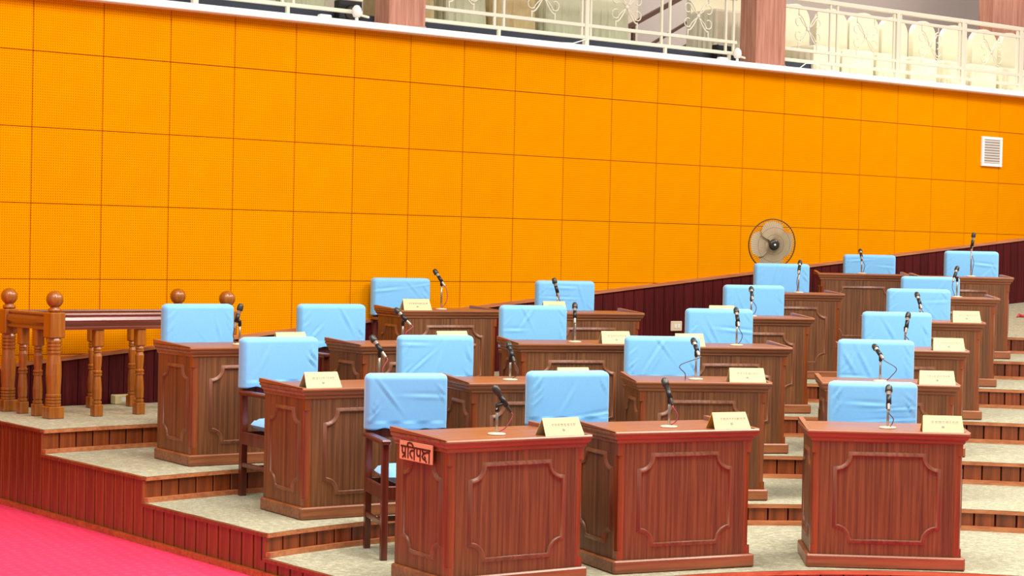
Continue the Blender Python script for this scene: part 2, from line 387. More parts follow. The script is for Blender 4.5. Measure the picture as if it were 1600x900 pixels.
for i in range(-18, 130):
    s = i * pw; link('wainscot_plank', wme, wall, (s, 0, capz(s) - 0.01))
s0, s1 = -2.5, 17.5
w2 = MB(); w2.v = [(s0, -0.006, capz(s0) - 1), (s1, -0.006, capz(s1) - 1), (s1, -0.006, capz(s1)), (s0, -0.006, capz(s0))]; w2.f = [(0, 1, 2, 3)]
w2.build('wainscot_backing', 'gap', wall)
t1 = structure_empty('trim_1', (WO.x, WO.y, 0), WA)
MB().bar((s0, -0.022, capz(s0)), (s1, -0.022, capz(s1)), 0.05, 0.03).build('cap_rail', 'trim_wood', t1)
t2 = structure_empty('trim_2', (WO.x, WO.y, 0), WA)
MB().cbox(-5, 19, -0.13, 0.34, 3.835, 3.895, 0.006).build('ledge', 'ledge', t2)

# ------------------------------------------------------------------ gallery above the wall
gal = structure_empty('gallery_floor', (WO.x, WO.y, 0), WA)
MB().quadbox(-5, 19, 0.34, 5.0, 3.55, 3.70).build('floor_slab', 'slate', gal)
MB().cbox(-5, 9.95, 0.36, 5.0, 3.70, 4.02, 0.004).build('raised_step', 'slate', gal)
gw = structure_empty('wall_gallery', (WO.x, WO.y, 0), WA)
MB().quadbox(-5, 10.2, 3.6, 3.75, 3.7, 7.4).build('plaster', 'cream_wall', gw)
MB().quadbox(10.2, 20, 3.6, 3.75, 3.7, 7.4).build('plaster', 'grey_wall', gw)
MB().quadbox(-5, 10.2, 3.57, 3.6, 4.02, 4.2).build('skirting', 'maroon', gw)
MB().quadbox(-5, 20, -0.2, 3.7, 7.3, 7.45).build('soffit', 'cream_wall', gw)
def wall_thing(name, label, cat, s, off, z, group=None):
    p = WO + WD * s + WN * off; return thing(name, label, cat, (p.x, p.y, z), WA, group)
for nm, lab, s, off, wd in (('column', 'brown wood-clad gallery column left of the middle railing', 3.98, 0.0, 0.40), ('column', 'brown wood-clad gallery column right of the stair handrail', 8.61, 0.0, 0.44), ('column', 'brown gallery column in the far top right corner', 14.95, 1.9, 0.9)):
    t = wall_thing(nm, lab, 'column', s, off, 3.895 if off == 0 else 3.7)
    MB().cbox(0, wd, 0.0, 0.24, 0, 3.3, 0.006).build('shaft', 'column', t)
    MB().cbox(-0.006, wd + 0.006, -0.006, 0.246, 0, 0.03, 0.004).build('foot_band', 'column', t)

def arc_pts(cx, cz, r, a0, a1, n=10): return [(cx + r * math.cos(a0 + (a1 - a0) * i / n), 0, cz + r * math.sin(a0 + (a1 - a0) * i / n)) for i in range(n + 1)]
def scroll_mb(w2, zc):
    """cross of four curved bars with little curls, in the plane y=0 about x=0"""
    s = MB()
    for sx in (-1, 1):
        for sz in (-1, 1):
            pts = []
            for i in range(9):
                t = i / 8; x = 0.012 + 0.13 * t; z = 0.012 + 0.14 * math.sin(t * math.pi / 2) ; pts.append((sx * x, 0, zc + sz * z))
            s.tube(pts, 0.008, 6)
            pts = [(sx * (0.03 + 0.085 * math.sin(t / 8 * math.pi / 2)), 0, zc + sz * (0.025 + 0.10 * t / 8)) for t in range(9)]; s.tube(pts, 0.006, 6)
            s.tube([(sx * (x), 0, zc + sz * z) for x, _, z in arc_pts(0.145, 0.075, 0.045, -2.2, 2.4, 12)], 0.006, 6)
            s.tube([(sx * 0.142, 0, zc + sz * 0.14), (sx * 0.142, 0, zc + sz * 0.235)], 0.007, 6)
    s.lathe([(0.001, -0.012), (0.022, -0.008), (0.022, 0.008), (0.001, 0.012)], 10, (0, 0, zc), Vector((0, 1, 0)))
    return s
scroll_me = scroll_mb(0.14, 0).mesh('scroll_ornament', 'rail_cream', True)
def railing(label, s0, s1, posts, stubs):
    off = 0.08; t = wall_thing('balcony_railing', label, 'railing', s0, off, 3.895)
    L = s1 - s0
    for nm, z in (('bottom_rail', 0.10), ('lower_rail', 0.215), ('upper_rail', 0.665), ('top_rail', 0.76)):
        h = 0.034 if nm != 'top_rail' else 0.045
        MB().cbox(0, L, -h / 2, h / 2, z - h / 2, z + h / 2, 0.004).build(nm, 'rail_cream', t)
    for p in posts: MB().cbox(p - s0 - 0.026, p - s0 + 0.026, -0.026, 0.026, 0, 0.78, 0.006).build('post', 'rail_cream', t)
    for p in stubs:
        MB().cbox(p - s0 - 0.016, p - s0 + 0.016, -0.016, 0.016, 0, 0.10, 0.004).build('stub_foot', 'rail_cream', t)
    cuts = sorted(list(posts) + list(stubs))
    edges = [s0] + cuts + [s1]
    for i, e in enumerate(cuts):
        for d in (-0.055, 0.055):
            if s0 < e + d < s1: MB().cbox(e + d - s0 - 0.013, e + d - s0 + 0.013, -0.013, 0.013, 0.10, 0.75, 0.004).build('upright', 'rail_cream', t)
    for a, b_ in zip(edges[:-1], edges[1:]):
        if b_ - a > 0.5: link('scroll_ornament', scroll_me, t, ((a + b_) / 2 - s0, 0, 0.44))
railing('cream scrolled balcony railing left of the first column', -1.2, 3.74, (0.05, 2.067), (1.06, 2.971))
railing('cream scrolled balcony railing between the two columns', 4.40, 8.40, (6.353,), (5.281, 7.401, 8.30))
railing('cream scrolled balcony railing right of the second column', 9.07, 16.2, (10.913, 12.051, 13.12, 14.2, 15.3), (9.873,))

def chair_cover_gallery(mat):
    t = None
    s = MB(); n = 22; back = []
    for i in range(n + 1):
        a = math.pi * i / n; back.append((0.235 * math.cos(a), 0.78 + 0.17 * math.sin(a)))
    poly = [(0.235, 0.0)] + back + [(-0.235, 0.0)]
    k = len(poly); s.v = [(x, 0.20, z) for x, z in poly] + [(x, 0.27, z) for x, z in poly]
    s.f.append(tuple(range(k))); s.f.append(tuple(range(2 * k - 1, k - 1, -1)))
    for i in range(k): j = (i + 1) % k; s.f.append((i, j, k + j, k + i))
    bm_ = s.mesh('back_cover', mat)
    q = MB(); seg = 64
    for zi, z in enumerate((0.0, 0.15, 0.40, 0.46, 0.485)):
        for i in range(seg):
            u = i / seg * 4; side = int(u); f = u - side
            x, y = [(-0.24 + 0.48 * f, -0.24), (0.24, -0.24 + 0.44 * f), (0.24 - 0.48 * f, 0.20), (-0.24, 0.20 - 0.44 * f)][side]
            amp = (0.022, 0.016, 0.004, 0, -0.02)[zi]; g = 1 + amp / 0.24 * (math.sin(i * 1.9) if zi < 3 else 1); q.v.append((x * g, y * g, z))
    for zi in range(4):
        for i in range(seg): j = (i + 1) % seg; q.f.append((zi * seg + i, zi * seg + j, (zi + 1) * seg + j, (zi + 1) * seg + i))
    q.f.append(tuple(range(4 * seg, 5 * seg)))
    return bm_, q.mesh('seat_cover', mat)
gm = {k: chair_cover_gallery(k) for k in ('pale', 'warm', 'gold')}
def gallery_chair(s, off, z, mat, label, group, da=0.0):
    t = wall_thing('covered_chair', label, 'chair', s, off, z, group); t.rotation_euler.z = WA + da; t.scale.z = 1.08 if mat == 'warm' else 1.0
    link('back_cover', gm[mat][0], t); link('seat_cover', gm[mat][1], t)
ORD = ['leftmost', 'second from left', 'third from left', 'fourth from left', 'fifth from left', 'sixth from left', 'seventh from left', 'eighth from left', 'ninth from left', 'tenth from left']
for i in range(6):
    gallery_chair(0.75 + 0.56 * i, 0.95, 4.02, 'pale', f'pale cloth-covered gallery chair, {ORD[i]} behind the railing left of the first column', 'covered chairs behind the left railing', random.uniform(-.1, .1))
for i in range(5):
    g = i in (0, 2)
    gallery_chair(4.75 + 0.62 * i, 0.95, 4.02, 'gold' if g else 'pale', f"{'gold' if g else 'pale'} cloth-covered gallery chair, {ORD[i]} behind the railing between the columns", 'covered chairs behind the middle railing', random.uniform(-.05, .05))
for i in range(10):
    gallery_chair(8.95 + 0.55 * i, 0.58 if i > 1 else 0.9, 3.70 if i > 1 else 4.02 if i < 1 else 3.9, 'warm', f'warm white covered gallery chair, {ORD[i]} behind the railing right of the second column', 'covered chairs behind the right railing', random.uniform(-.12, .12))
# stair handrail on the gallery
st = wall_thing('stair_handrail', 'brown sloping stair handrail in front of the cream gallery wall', 'handrail', 9.05, 2.4, 4.02)
MB().cbox(-0.02, 0.02, -0.02, 0.02, 0, 0.52, 0.003).build('post', 'brown_metal', st)
MB().bar((-0.16, 0, 0.44), (1.2, 0, 1.12), 0.045, 0.05).build('hand_rail', 'brown_metal', st)
MB().bar((0.0, 0, 0.16), (1.2, 0, 0.80), 0.03, 0.032).build('middle_rail', 'brown_metal', st)
MB().bar((0.15, 0, 0.0), (1.2, 0, 0.52), 0.03, 0.032).build('lower_rail', 'brown_metal', st)
MB().cbox(1.18, 1.22, -0.02, 0.02, 0, 1.2, 0.003).build('post', 'brown_metal', st)
for lab, s, wd, h, z in (('black loudspeaker box beside the first gallery column', 3.60, 0.24, 0.22, 3.895), ('black loudspeaker box beside the second gallery column', 8.28, 0.22, 0.2, 3.895)):
    t = wall_thing('loudspeaker', lab, 'speaker', s, 0.22, z)
    MB().cbox(0, wd, 0, 0.1, 0.0, h, 0.008).build('cabinet', 'black', t)
    MB().lathe([(0.001, 0.0), (0.07, 0.0), (0.06, 0.012), (0.02, 0.004), (0.001, 0.01)], 18, (wd / 2, 0.0, h / 2), Vector((0, -1, 0))).build('cone', 'fan_dark', t, True)
for lab, s in (('white spot lamp on the ledge beside the first column', 3.62), ('white spot lamp on the ledge beside the second column', 8.32)):
    t = wall_thing('spot_lamp', lab, 'lamp', s, -0.02, 3.895)
    MB().cbox(-0.012, 0.012, -0.012, 0.012, 0, 0.05, 0.003).build('bracket', 'white', t)
    MB().lathe([(0.001, 0.04), (0.03, 0.045), (0.045, 0.08), (0.04, 0.12), (0.02, 0.145), (0.001, 0.15)], 14).build('bulb', 'white', t, True)
    MB().bar((0, 0, 0.07), (0.16, 0.05, 0.06), 0.018, 0.018).build('arm', 'rail_cream', t)
for lab, s in (('small white power adapter on the ledge under the first loudspeaker', 3.28), ('small white power adapter on the ledge under the second loudspeaker', 8.1)):
    tag(MB().cbox(-0.06, 0.06, -0.03, 0.03, 0, 0.035, 0.01).build('power_adapter', 'white', None, loc=(*(WO + WD * s - WN * 0.03), 3.895), rotz=WA), lab, 'adapter')
def wp3(s, off, z): p = WO + WD * s + WN * off; return (p.x, p.y, z)
for lab, pts in (('thin white cable looping along the ledge right of the second column', [(9.0, -.02, 3.9), (9.25, -.02, 3.905), (9.4, 0.03, 3.97), (9.55, 0.05, 3.98), (9.75, 0.0, 3.92), (9.95, -.02, 3.9)]),
                 ('thin white cable rising from the ledge at the middle railing post', [(5.9, -.03, 3.9), (6.1, -.03, 3.91), (6.25, 0.02, 3.95), (6.34, 0.05, 3.98)]),
                 ('thin white cable rising from the ledge at the left railing post', [(1.1, -.03, 3.9), (1.5, -.03, 3.91), (1.8, 0.02, 3.95), (2.03, 0.05, 3.99)])):
    tag(MB().tube([wp3(*p) for p in pts], 0.006, 6).build('cable', 'white', None, True), lab, 'cable')

# wall fittings
t = wall_thing('wall_vent', 'white framed louvred vent on the orange wall at right', 'vent', 12.33, 0, 3.0)
for x0, x1, z0, z1 in ((0, .37, 0, .035), (0, .37, .31, .345), (0, .04, .035, .31), (.33, .37, .035, .31)): MB().cbox(x0, x1, -0.03, 0.0, z0, z1, 0.005).build('frame', 'ledge', t)
MB().quadbox(.04, .33, -0.006, -0.001, .035, .31).build('back_plate', 'vent_grey', t)
for i in range(9):
    s = MB(); s.bar((.04, -0.016, .05 + i * .0305), (.33, -0.016, .05 + i * .0305), 0.02, 0.022); s.build('louvre_slat', 'vent_grey', t)
t = wall_thing('wall_socket', 'cream socket plate on the dark wainscot', 'socket', 7.45, -0.03, 1.14)
MB().cbox(0, .15, -0.02, 0, 0, .10, 0.006).build('plate', 'beige_plastic', t); MB().cbox(.04, .07, -0.026, -0.02, .03, .07, 0.002).build('switch', 'white', t); MB().cbox(.085, .115, -0.026, -0.02, .03, .07, 0.002).build('switch', 'white', t)
t = wall_thing('floor_socket_box', 'cream floor socket box at the foot of the wainscot behind the balustrade', 'socket', 1.29, -0.14, TZ[4])
MB().cbox(0, .15, 0.0, 0.09, 0, .075, 0.006).build('box', 'card', t); MB().cbox(.05, .10, -0.004, 0.0, .02, .055, 0.001).build('cover', 'white', t)
tag(MB().tube([(5.62, 21.6, 1.285), (5.65, 21.63, 1.31), (5.69, 21.6, 1.295), (5.72, 21.64, 1.315), (5.75, 21.6, 1.29)], [0.012, 0.022, 0.018, 0.022, 0.012], 7).build('crumpled_paper', 'red_paper', None), 'crumpled red paper lying on the carpet at the right edge', 'paper')

# ------------------------------------------------------------------ balustrade on the fourth tier
PA, PB, PC_, PD = Vector((-3.351, 14.26)), Vector((-3.825, 14.80)), Vector((-2.237, 15.28)), Vector((-2.693, 15.684))
bal = thing('balustrade', 'turned wooden balustrade with ball-topped posts on the left of the platform', 'railing', (PA.x, PA.y, TZ[4]))
POST = [(.052, .09), (.056, .095), (.056, .108), (.048, .112), (.056, .118), (.056, .131), (.048, .135), (.056, .141), (.056, .154), (.048, .158), (.056, .164), (.056, .178), (.050, .182),
        (.052, .21), (.058, .32), (.056, .40), (.048, .462), (.048, .475), (.056, .482), (.056, .497), (.048, .502), (.056, .508), (.056, .523), (.048, .528), (.056, .534), (.056, .549), (.048, .554), (.056, .56), (.056, .575), (.05, .592)]
BALL = [(.02, .775), (.05, .785), (.05, .805), (.034, .812), (.034, .822)] + [(.064 * math.cos(a), .876 + .064 * math.sin(a)) for a in [math.radians(x) for x in range(-57, 90, 12)]] + [(.001, .94)]
da = math.atan2((PC_ - PA).y, (PC_ - PA).x)
def at(o, p, r=da): q = p - PA; o.location = (q.x, q.y, 0); o.rotation_euler.z = r; return o
post_me = MB().cbox(-.06, .06, -.06, .06, 0, .09, .006).lathe(POST, 18).cbox(-.06, .06, -.06, .06, .592, .78, .008).mesh('post', 'rail_wood')
fin_me = MB().lathe(BALL, 18).mesh('ball_finial', 'rail_wood', True)
for p in (PA, PB, PC_, PD):
    o = at(link('post', post_me, bal), p); link('ball_finial', fin_me, o)
BP = [(.03, .09), (.036, .10), (.036, .112), (.026, .118), (.034, .13), (.036, .2), (.03, .28), (.027, .30), (.035, .307), (.035, .318), (.027, .322), (.035, .328), (.035, .339), (.027, .345), (.032, .40), (.034, .45), (.026, .475), (.034, .482), (.034, .49), (.027, .495), (.034, .502), (.028, .52)]
bal_me = MB().cbox(-.036, .036, -.036, .036, 0, .09, .005).lathe(BP, 14).cbox(-.036, .036, -.036, .036, .52, .655, .008).mesh('baluster', 'rail_wood')
for a, b_, fr in ((PA, PC_, (.24, .48, .72)), (PB, PD, (.245, .485, .725)), (PA, PB, (.34, .67))):
    for f in fr: at(link('baluster', bal_me, bal), a + (b_ - a) * f)
RP = [(-.045, .65), (.045, .65), (.045, .668), (.036, .676), (.05, .70), (.052, .72), (.044, .742), (.03, .75), (.036, .76), (.03, .772), (-.03, .772), (-.036, .76), (-.03, .75), (-.044, .742), (-.052, .72), (-.05, .70), (-.036, .676), (-.045, .668)]
for a, b_ in ((PA, PC_), (PB, PD), (PA, PB)):
    L = (b_ - a).length; s = MB(); k = len(RP)
    s.v = [(0.05, y, z) for y, z in RP] + [(L - 0.05, y, z) for y, z in RP]
    s.f = [tuple(range(k)), tuple(range(2 * k - 1, k - 1, -1))] + [(i, (i + 1) % k, k + (i + 1) % k, k + i) for i in range(k)]
    at(s.build('hand_rail', 'handrail', bal), a, math.atan2((b_ - a).y, (b_ - a).x))

# ------------------------------------------------------------------ desks
DW, DD, DH = 0.9258, 0.5968, 0.80
def plaque(hw, z0, z1, r, n=7):
    """rectangle with scooped corners, counter-clockwise in (x, z)"""
    pts = []
    for cx, cz, a0, a1 in ((-hw, z0, 90, 0), (hw, z0, 180, 90), (hw, z1, 270, 180), (-hw, z1, 360, 270)):
        for i in range(n + 1):
            a = math.radians(a0 + (a1 - a0) * i / n); pts.append((cx + r * math.cos(a), cz + r * math.sin(a)))
    return pts
def moulding(hw, z0, z1, r, w=0.011, h=0.012):
    P = plaque(hw, z0, z1, r); k = len(P); s = MB()
    for i in range(k):
        a, c, b_ = Vector(P[i - 1]), Vector(P[i]), Vector(P[(i + 1) % k]); t1_, t2_ = (c - a).normalized(), (b_ - c).normalized()
        t = (t1_ + t2_); t = t.normalized() if t.length > 1e-3 else t1_
        nrm = Vector((t.y, -t.x)); sc_ = 1 / max(0.5, nrm.dot(Vector((t1_.y, -t1_.x))))
        for o, y in ((w * 1.5, 0.0), (w * 0.7, -h * 0.55), (0, -h), (-w * 0.45, -h), (-w * 0.75, 0.0)):
            q = c + nrm * o * sc_; s.v.append((q.x, y, q.y))
    for i in range(k):
        j = (i + 1) % k
        for m_ in range(4): s.f.append((i * 5 + m_, i * 5 + m_ + 1, j * 5 + m_ + 1, j * 5 + m_))
    return s
X, Y = DW / 2, DD / 2; bi = 0.036
D = {}
D['front_panel'] = MB().cbox(-X + bi + .04, X - bi - .04, -Y + bi, -Y + bi + .025, .06, .74, .002).mesh('front_panel', 'desk_v')
D['side_l'] = MB().cbox(-X + bi, -X + bi + .025, -Y + bi + .04, Y - .012, .06, .785, .002).mesh('side_panel', 'desk_v')
D['side_r'] = MB().cbox(X - bi - .025, X - bi, -Y + bi + .04, Y - .012, .06, .785, .002).mesh('side_panel', 'desk_v')
def post_mb(sx):
    s = MB(); x1 = sx * (X - bi); x0 = x1 - sx * .042; y0 = -Y + bi; y1 = y0 + .042; c = .03
    full = [(x0, y0), (x1, y0), (x1, y1), (x0, y1)]; mid = [(x0, y0), (x1 - sx * c, y0), (x1 - sx * c * .29, y0 + c * .29), (x1, y0 + c), (x1, y1), (x0, y1)]
    s.prism(full, .06, .125); s.prism(mid, .125, .655); s.prism(full, .655, .745); return s
D['post_l'] = post_mb(-1).mesh('corner_post', 'desk_post'); D['post_r'] = post_mb(1).mesh('corner_post', 'desk_post')
pl = MB(); e = .013
pl.cbox(-X + e, X - e, -Y + e, -Y + e + .03, 0, .075, .008).cbox(-X + e, -X + e + .03, -Y + e + .028, Y - e, 0, .075, .008).cbox(X - e - .03, X - e, -Y + e + .028, Y - e, 0, .075, .008)
D['plinth'] = pl.mesh('plinth', 'desk_h')
def cornice():
    s = MB(); path = [(-X, Y - .012), (-X, -Y), (X, -Y), (X, Y - .012)]
    prof = [(.008, .769), (.010, .758), (.016, .748), (.026, .742), (.026, .730), (.034, .722), (.05, .722), (.05, .769)]   # (inset, z)
    k = len(prof)
    for x, y in path:
        for d, z in prof: s.v.append((x + (d if x < 0 else -d), y if y > 0 else y + d, z))
    for i in range(3):
        for m in range(k): s.f.append((i * k + m, i * k + (m + 1) % k, (i + 1) * k + (m + 1) % k, (i + 1) * k + m))
    s.f.append(tuple(range(k))); s.f.append(tuple(range(4 * k - 1, 3 * k - 1, -1))); return s
D['cornice'] = cornice().mesh('cornice', 'desk_h')
D['top_board'] = MB().cbox(-X, X, -Y, Y, .768, .790, .007).mesh('top_board', 'desk_h')
def lip(sx):
    s = MB(); x0, x1 = sorted((sx * X, sx * (X - .03))); prof = [(-Y + .006, .789), (-Y + .012, .7925), (Y, .815), (Y, .789)]
    k = len(prof); s.v = [(x0, y, z) for y, z in prof] + [(x1, y, z) for y, z in prof]
    s.f = [tuple(range(k)), tuple(range(2 * k - 1, k - 1, -1))] + [(i, (i + 1) % k, k + (i + 1) % k, k + i) for i in range(k)]; return s
D['lip_l'] = lip(-1).mesh('side_rail', 'desk_y'); D['lip_r'] = lip(1).mesh('side_rail', 'desk_y')
D['shelf'] = MB().cbox(-X + bi + .025, X - bi - .025, -Y + bi + .025, Y - .05, .56, .58, .002).mesh('shelf', 'desk_h')
D['m_front'] = moulding(.289, .157, .650, .086).xf(Matrix.Translation((0, -Y + bi, 0))).mesh('panel_moulding', 'mould', True)
D['m_left'] = moulding(.190, .165, .650, .078).xf(Matrix.Translation((-X + bi, 0.0, 0)) @ Matrix.Rotation(-math.pi / 2, 4, 'Z')).mesh('panel_moulding', 'mould', True)
D['m_right'] = moulding(.190, .165, .650, .078).xf(Matrix.Translation((X - bi, 0.0, 0)) @ Matrix.Rotation(math.pi / 2, 4, 'Z')).mesh('panel_moulding', 'mould', True)
NAMES = {'side_l': 'side_panel', 'side_r': 'side_panel', 'post_l': 'corner_post', 'post_r': 'corner_post', 'lip_l': 'side_rail', 'lip_r': 'side_rail', 'm_front': 'panel_moulding', 'm_left': 'panel_moulding', 'm_right': 'panel_moulding'}

DESK = {'C1': (1.700, 11.081, -3.34), 'B1': (0.587, 10.669, 24.36), 'A1': (-0.320, 9.988, 32.97), 'A2': (-1.229, 11.538, 33.25), 'B2': (-0.260, 12.313, 20.87), 'C2': (0.829, 12.799, 7.06), 'D2': (2.096, 13.071, -4.09),
        'A3': (-2.107, 12.776, 34.34), 'B3': (-1.044, 13.526, 30.47), 'C3': (0.055, 14.219, 15.98), 'D3': (1.178, 14.243, 9.19), 'E3': (2.477, 14.436, -2.91), 'A4': (-0.905, 15.952, 26.31), 'B4': (0.243, 16.141, 17.10),
        'C4': (1.591, 15.887, 8.95), 'D4': (2.921, 15.759, -1.36), 'C5': (2.155, 17.808, 7.11), 'D5': (3.422, 17.332, -2.80), 'C6': (3.103, 19.75, -4.38), 'D6': (3.937, 18.881, -3.07)}
# chair centre across the desk (u), distance of the cover plane behind the desk front (v), height scale
CHAIR = {'C1': (.51, 1.11, .965), 'B1': (.37, 1.35, 1.), 'A1': (.53, 1.44, 1.), 'A2': (.44, 1.19, 1.), 'B2': (.18, 1.19, 1.), 'C2': (.42, 1.19, 1.), 'D2': (.49, 1.15, 1.), 'A3': (.62, 1.19, 1.), 'B3': (.34, 1.19, 1.), 'C3': (.45, 1.12, 1.), 'D3': (.69, 1.2, 1.),
         'E3': (.56, 1.2, 1.), 'A4': (.51, 1.2, 1.), 'B4': (.62, 1.2, 1.), 'C4': (.75, 1.2, 1.), 'D4': (.60, 1.2, 1.), 'C5': (.62, 1.1, 1.02), 'D5': (.50, 1.18, .93), 'C6': (.63, 1.08, .955), 'D6': (.73, 1.2, 1.01)}
MIC = {'C1': (0.482, 0.480, 0.099, 0.491, 0.237), 'B1': (0.442, 0.439, 0.120, 0.431, 0.266), 'A1': (0.432, 0.511, 0.109, 0.414, 0.252), 'A2': (0.639, 0.659, 0.156, 0.606, 0.288), 'B2': (0.361, 0.368, 0.112, 0.365, 0.237), 'C2': (0.450, 0.455, 0.155, 0.440, 0.263),
       'D2': (0.414, 0.424, 0.149, 0.374, 0.235), 'A3': (0.466, 0.426, 0.102, 0.475, 0.272), 'B3': (0.439, 0.478, 0.121, 0.403, 0.236), 'C3': (0.503, 0.490, 0.132, 0.512, 0.286), 'D3': (0.553, 0.555, 0.133, 0.557, 0.272), 'E3': (0.479, 0.477, 0.107, 0.506, 0.263),
       'A4': (0.457, 0.471, 0.187, 0.403, 0.327), 'B4': (0.217, 0.226, 0.108, 0.183, 0.276), 'C4': (0.442, 0.433, 0.131, 0.458, 0.233), 'D4': (0.428, 0.431, 0.090, 0.406, 0.222), 'C5': (0.541, 0.524, 0.166, 0.570, 0.292), 'D5': (0.577, 0.534, 0.131, 0.588, 0.270),
       'C6': (0.459, 0.456, 0.138, 0.447, 0.239), 'D6': (0.548, 0.548, 0.245, 0.568, 0.427)}
PLATE = {'A1': (.631, .882), 'B1': (.641, .877), 'C1': (.656, .891), 'A2': (.036, .275), 'B2': (.625, .859), 'C2': (.637, .885), 'D2': (.652, .894), 'A3': (.656, .896), 'B3': (.629, .89), 'C3': (.655, .89), 'D3': (.036, .262), 'E3': (.659, .894), 'A4': (.036, .288), 'B4': (.034, .24), 'C4': (.036, .262), 'D4': (.66, .89)}
ROW = {1: 'front row', 2: 'second row from the front', 3: 'third row from the front', 4: 'fourth row from the front', 5: 'fifth row from the front', 6: 'back row'}
POS = {}
for k in range(1, 7):
    ks = [n for n in ('A', 'B', 'C', 'D', 'E') if n + str(k) in DESK]
    words = {3: ['leftmost', 'middle', 'rightmost'], 4: ['leftmost', 'second from left', 'third from left', 'rightmost'], 5: ['leftmost', 'second from left', 'middle', 'second from right', 'rightmost'], 2: ['left', 'right']}[len(ks)]
    for a, wd in zip(ks, words): POS[a + str(k)] = (wd, ROW[k])
def frame(n):
    x, y, a = DESK[n]; a = R(a); return Vector((x, y)), Vector((math.cos(a), math.sin(a))), Vector((-math.sin(a), math.cos(a))), a
def desk(n):
    o, u, v, a = frame(n); c = o + u * X + v * Y; k = int(n[1]); wd, rw = POS[n]
    lab = f'{wd} brown wooden desk in the {rw}'
    if n == 'A1': lab = 'leftmost front-row wooden desk with a salmon lettered sign on its side'
    t = thing('wooden_desk', lab, 'desk', (c.x, c.y, TZ[k]), a, 'wooden desks in six tiers')
    for key, me in D.items(): link(NAMES.get(key, key), me, t)
    return t
desks = {n: desk(n) for n in DESK}

# the lettered sign on the side of the leftmost front desk
SG = [[(.06, .29), (.94, .29)],
      [(.095, .29), (.095, .56), (.11, .64), (.145, .66), (.19, .61)], [(.19, .29), (.19, .86)], [(.19, .70), (.15, .78), (.105, .87)],
      [(.275, .86), (.275, .29), (.255, .20), (.27, .10), (.32, .06), (.38, .10), (.42, .19), (.435, .29)],
      [(.465, .29), (.465, .90)], [(.465, .45), (.40, .45), (.35, .50), (.335, .60), (.35, .72), (.40, .84)],
      [(.545, .29), (.545, .56), (.56, .65), (.60, .67), (.645, .62)], [(.645, .29), (.645, .91)],
      [(.915, .29), (.915, .93)], [(.73, .29), (.71, .38), (.735, .46), (.79, .46), (.86, .40), (.915, .41)], [(.79, .46), (.725, .55), (.705, .66), (.735, .77), (.79, .80), (.80, .70), (.775, .66)], [(.79, .80), (.835, .90)]]
sw, sh = 0.345, 0.102; zt = 0.752
sgn = MB().cbox(-.008, 0, -sw / 2, sw / 2, zt - sh, zt, .002).build('sign_board', 'sign', desks['A1'], loc=(-X + .014, 0.027, 0)); sgn['label'] = 'salmon sign with dark Devanagari lettering'
lt = MB()
for st_ in SG:
    P = [(0.5 - a_, zt - b_ * sh) for a_, b_ in st_]; P = [(p * sw, z) for p, z in P]
    for (y0, z0), (y1, z1) in zip(P[:-1], P[1:]):
        d = Vector((y1 - y0, z1 - z0)); L = d.length; d /= L; nn = Vector((-d.y, d.x)) * 0.0048; ex = d * 0.003; q = len(lt.v)
        cs = [(y0 - ex.x + nn.x, z0 - ex.y + nn.y), (y1 + ex.x + nn.x, z1 + ex.y + nn.y), (y1 + ex.x - nn.x, z1 + ex.y - nn.y), (y0 - ex.x - nn.x, z0 - ex.y - nn.y)]
        lt.v += [(-.0082, y, z) for y, z in cs] + [(-.011, y, z) for y, z in cs]
        lt.f += [tuple(q + i for i in f) for f in ((0, 1, 2, 3), (7, 6, 5, 4), (0, 4, 5, 1), (1, 5, 6, 2), (2, 6, 7, 3), (3, 7, 4, 0))]
lt.build('lettering', 'letters', sgn)

# ------------------------------------------------------------------ chairs
CH = {}
CH['leg_fl'] = MB().cbox(-.275, -.232, -.25, -.207, 0, .66, .004).mesh('leg', 'chair_wood'); CH['leg_fr'] = MB().cbox(.232, .275, -.25, -.207, 0, .66, .004).mesh('leg', 'chair_wood')
def rear(sx):
    s = MB(); x0, x1 = sorted((sx * .268, sx * .228)); pr = [(.205, 0), (.245, 0), (.235, .45), (.246, 1.0), (.212, 1.0), (.195, .45)]
    k = len(pr); s.v = [(x0, y, z) for y, z in pr] + [(x1, y, z) for y, z in pr]
    s.f = [(0, 1, 2, 5), (5, 2, 3, 4), (k + 5, k + 2, k + 1, k), (k + 4, k + 3, k + 2, k + 5)] + [(i, (i + 1) % k, k + (i + 1) % k, k + i) for i in range(k)]; return s
CH['leg_rl'] = rear(-1).mesh('leg', 'chair_wood'); CH['leg_rr'] = rear(1).mesh('leg', 'chair_wood')
CH['arm_l'] = MB().cbox(-.29, -.225, -.275, .21, .66, .688, .008).mesh('armrest', 'chair_wood'); CH['arm_r'] = MB().cbox(.225, .29, -.275, .21, .66, .688, .008).mesh('armrest', 'chair_wood')
CH['seat_frame'] = MB().cbox(-.235, .235, -.24, -.215, .34, .42, .003).cbox(-.235, .235, .205, .23, .34, .42, .003).cbox(-.27, -.245, -.21, .21, .34, .42, .003).cbox(.245, .27, -.21, .21, .34, .42, .003).mesh('seat_frame', 'chair_wood')
CH['stretcher'] = MB().cbox(-.265, -.242, -.21, .21, .19, .22, .003).mesh('stretcher', 'chair_wood'); CH['stretcher2'] = MB().cbox(.242, .265, -.21, .21, .19, .22, .003).mesh('stretcher', 'chair_wood')
CH['stretcher3'] = MB().cbox(-.235, .235, -.015, .015, .19, .22, .003).mesh('stretcher', 'chair_wood')
CH['back_slat'] = MB().cbox(-.24, .24, .207, .232, .655, .72, .004).mesh('back_slat', 'chair_wood'); CH['top_slat'] = MB().cbox(-.24, .24, .215, .24, .93, .99, .004).mesh('back_slat', 'chair_wood')
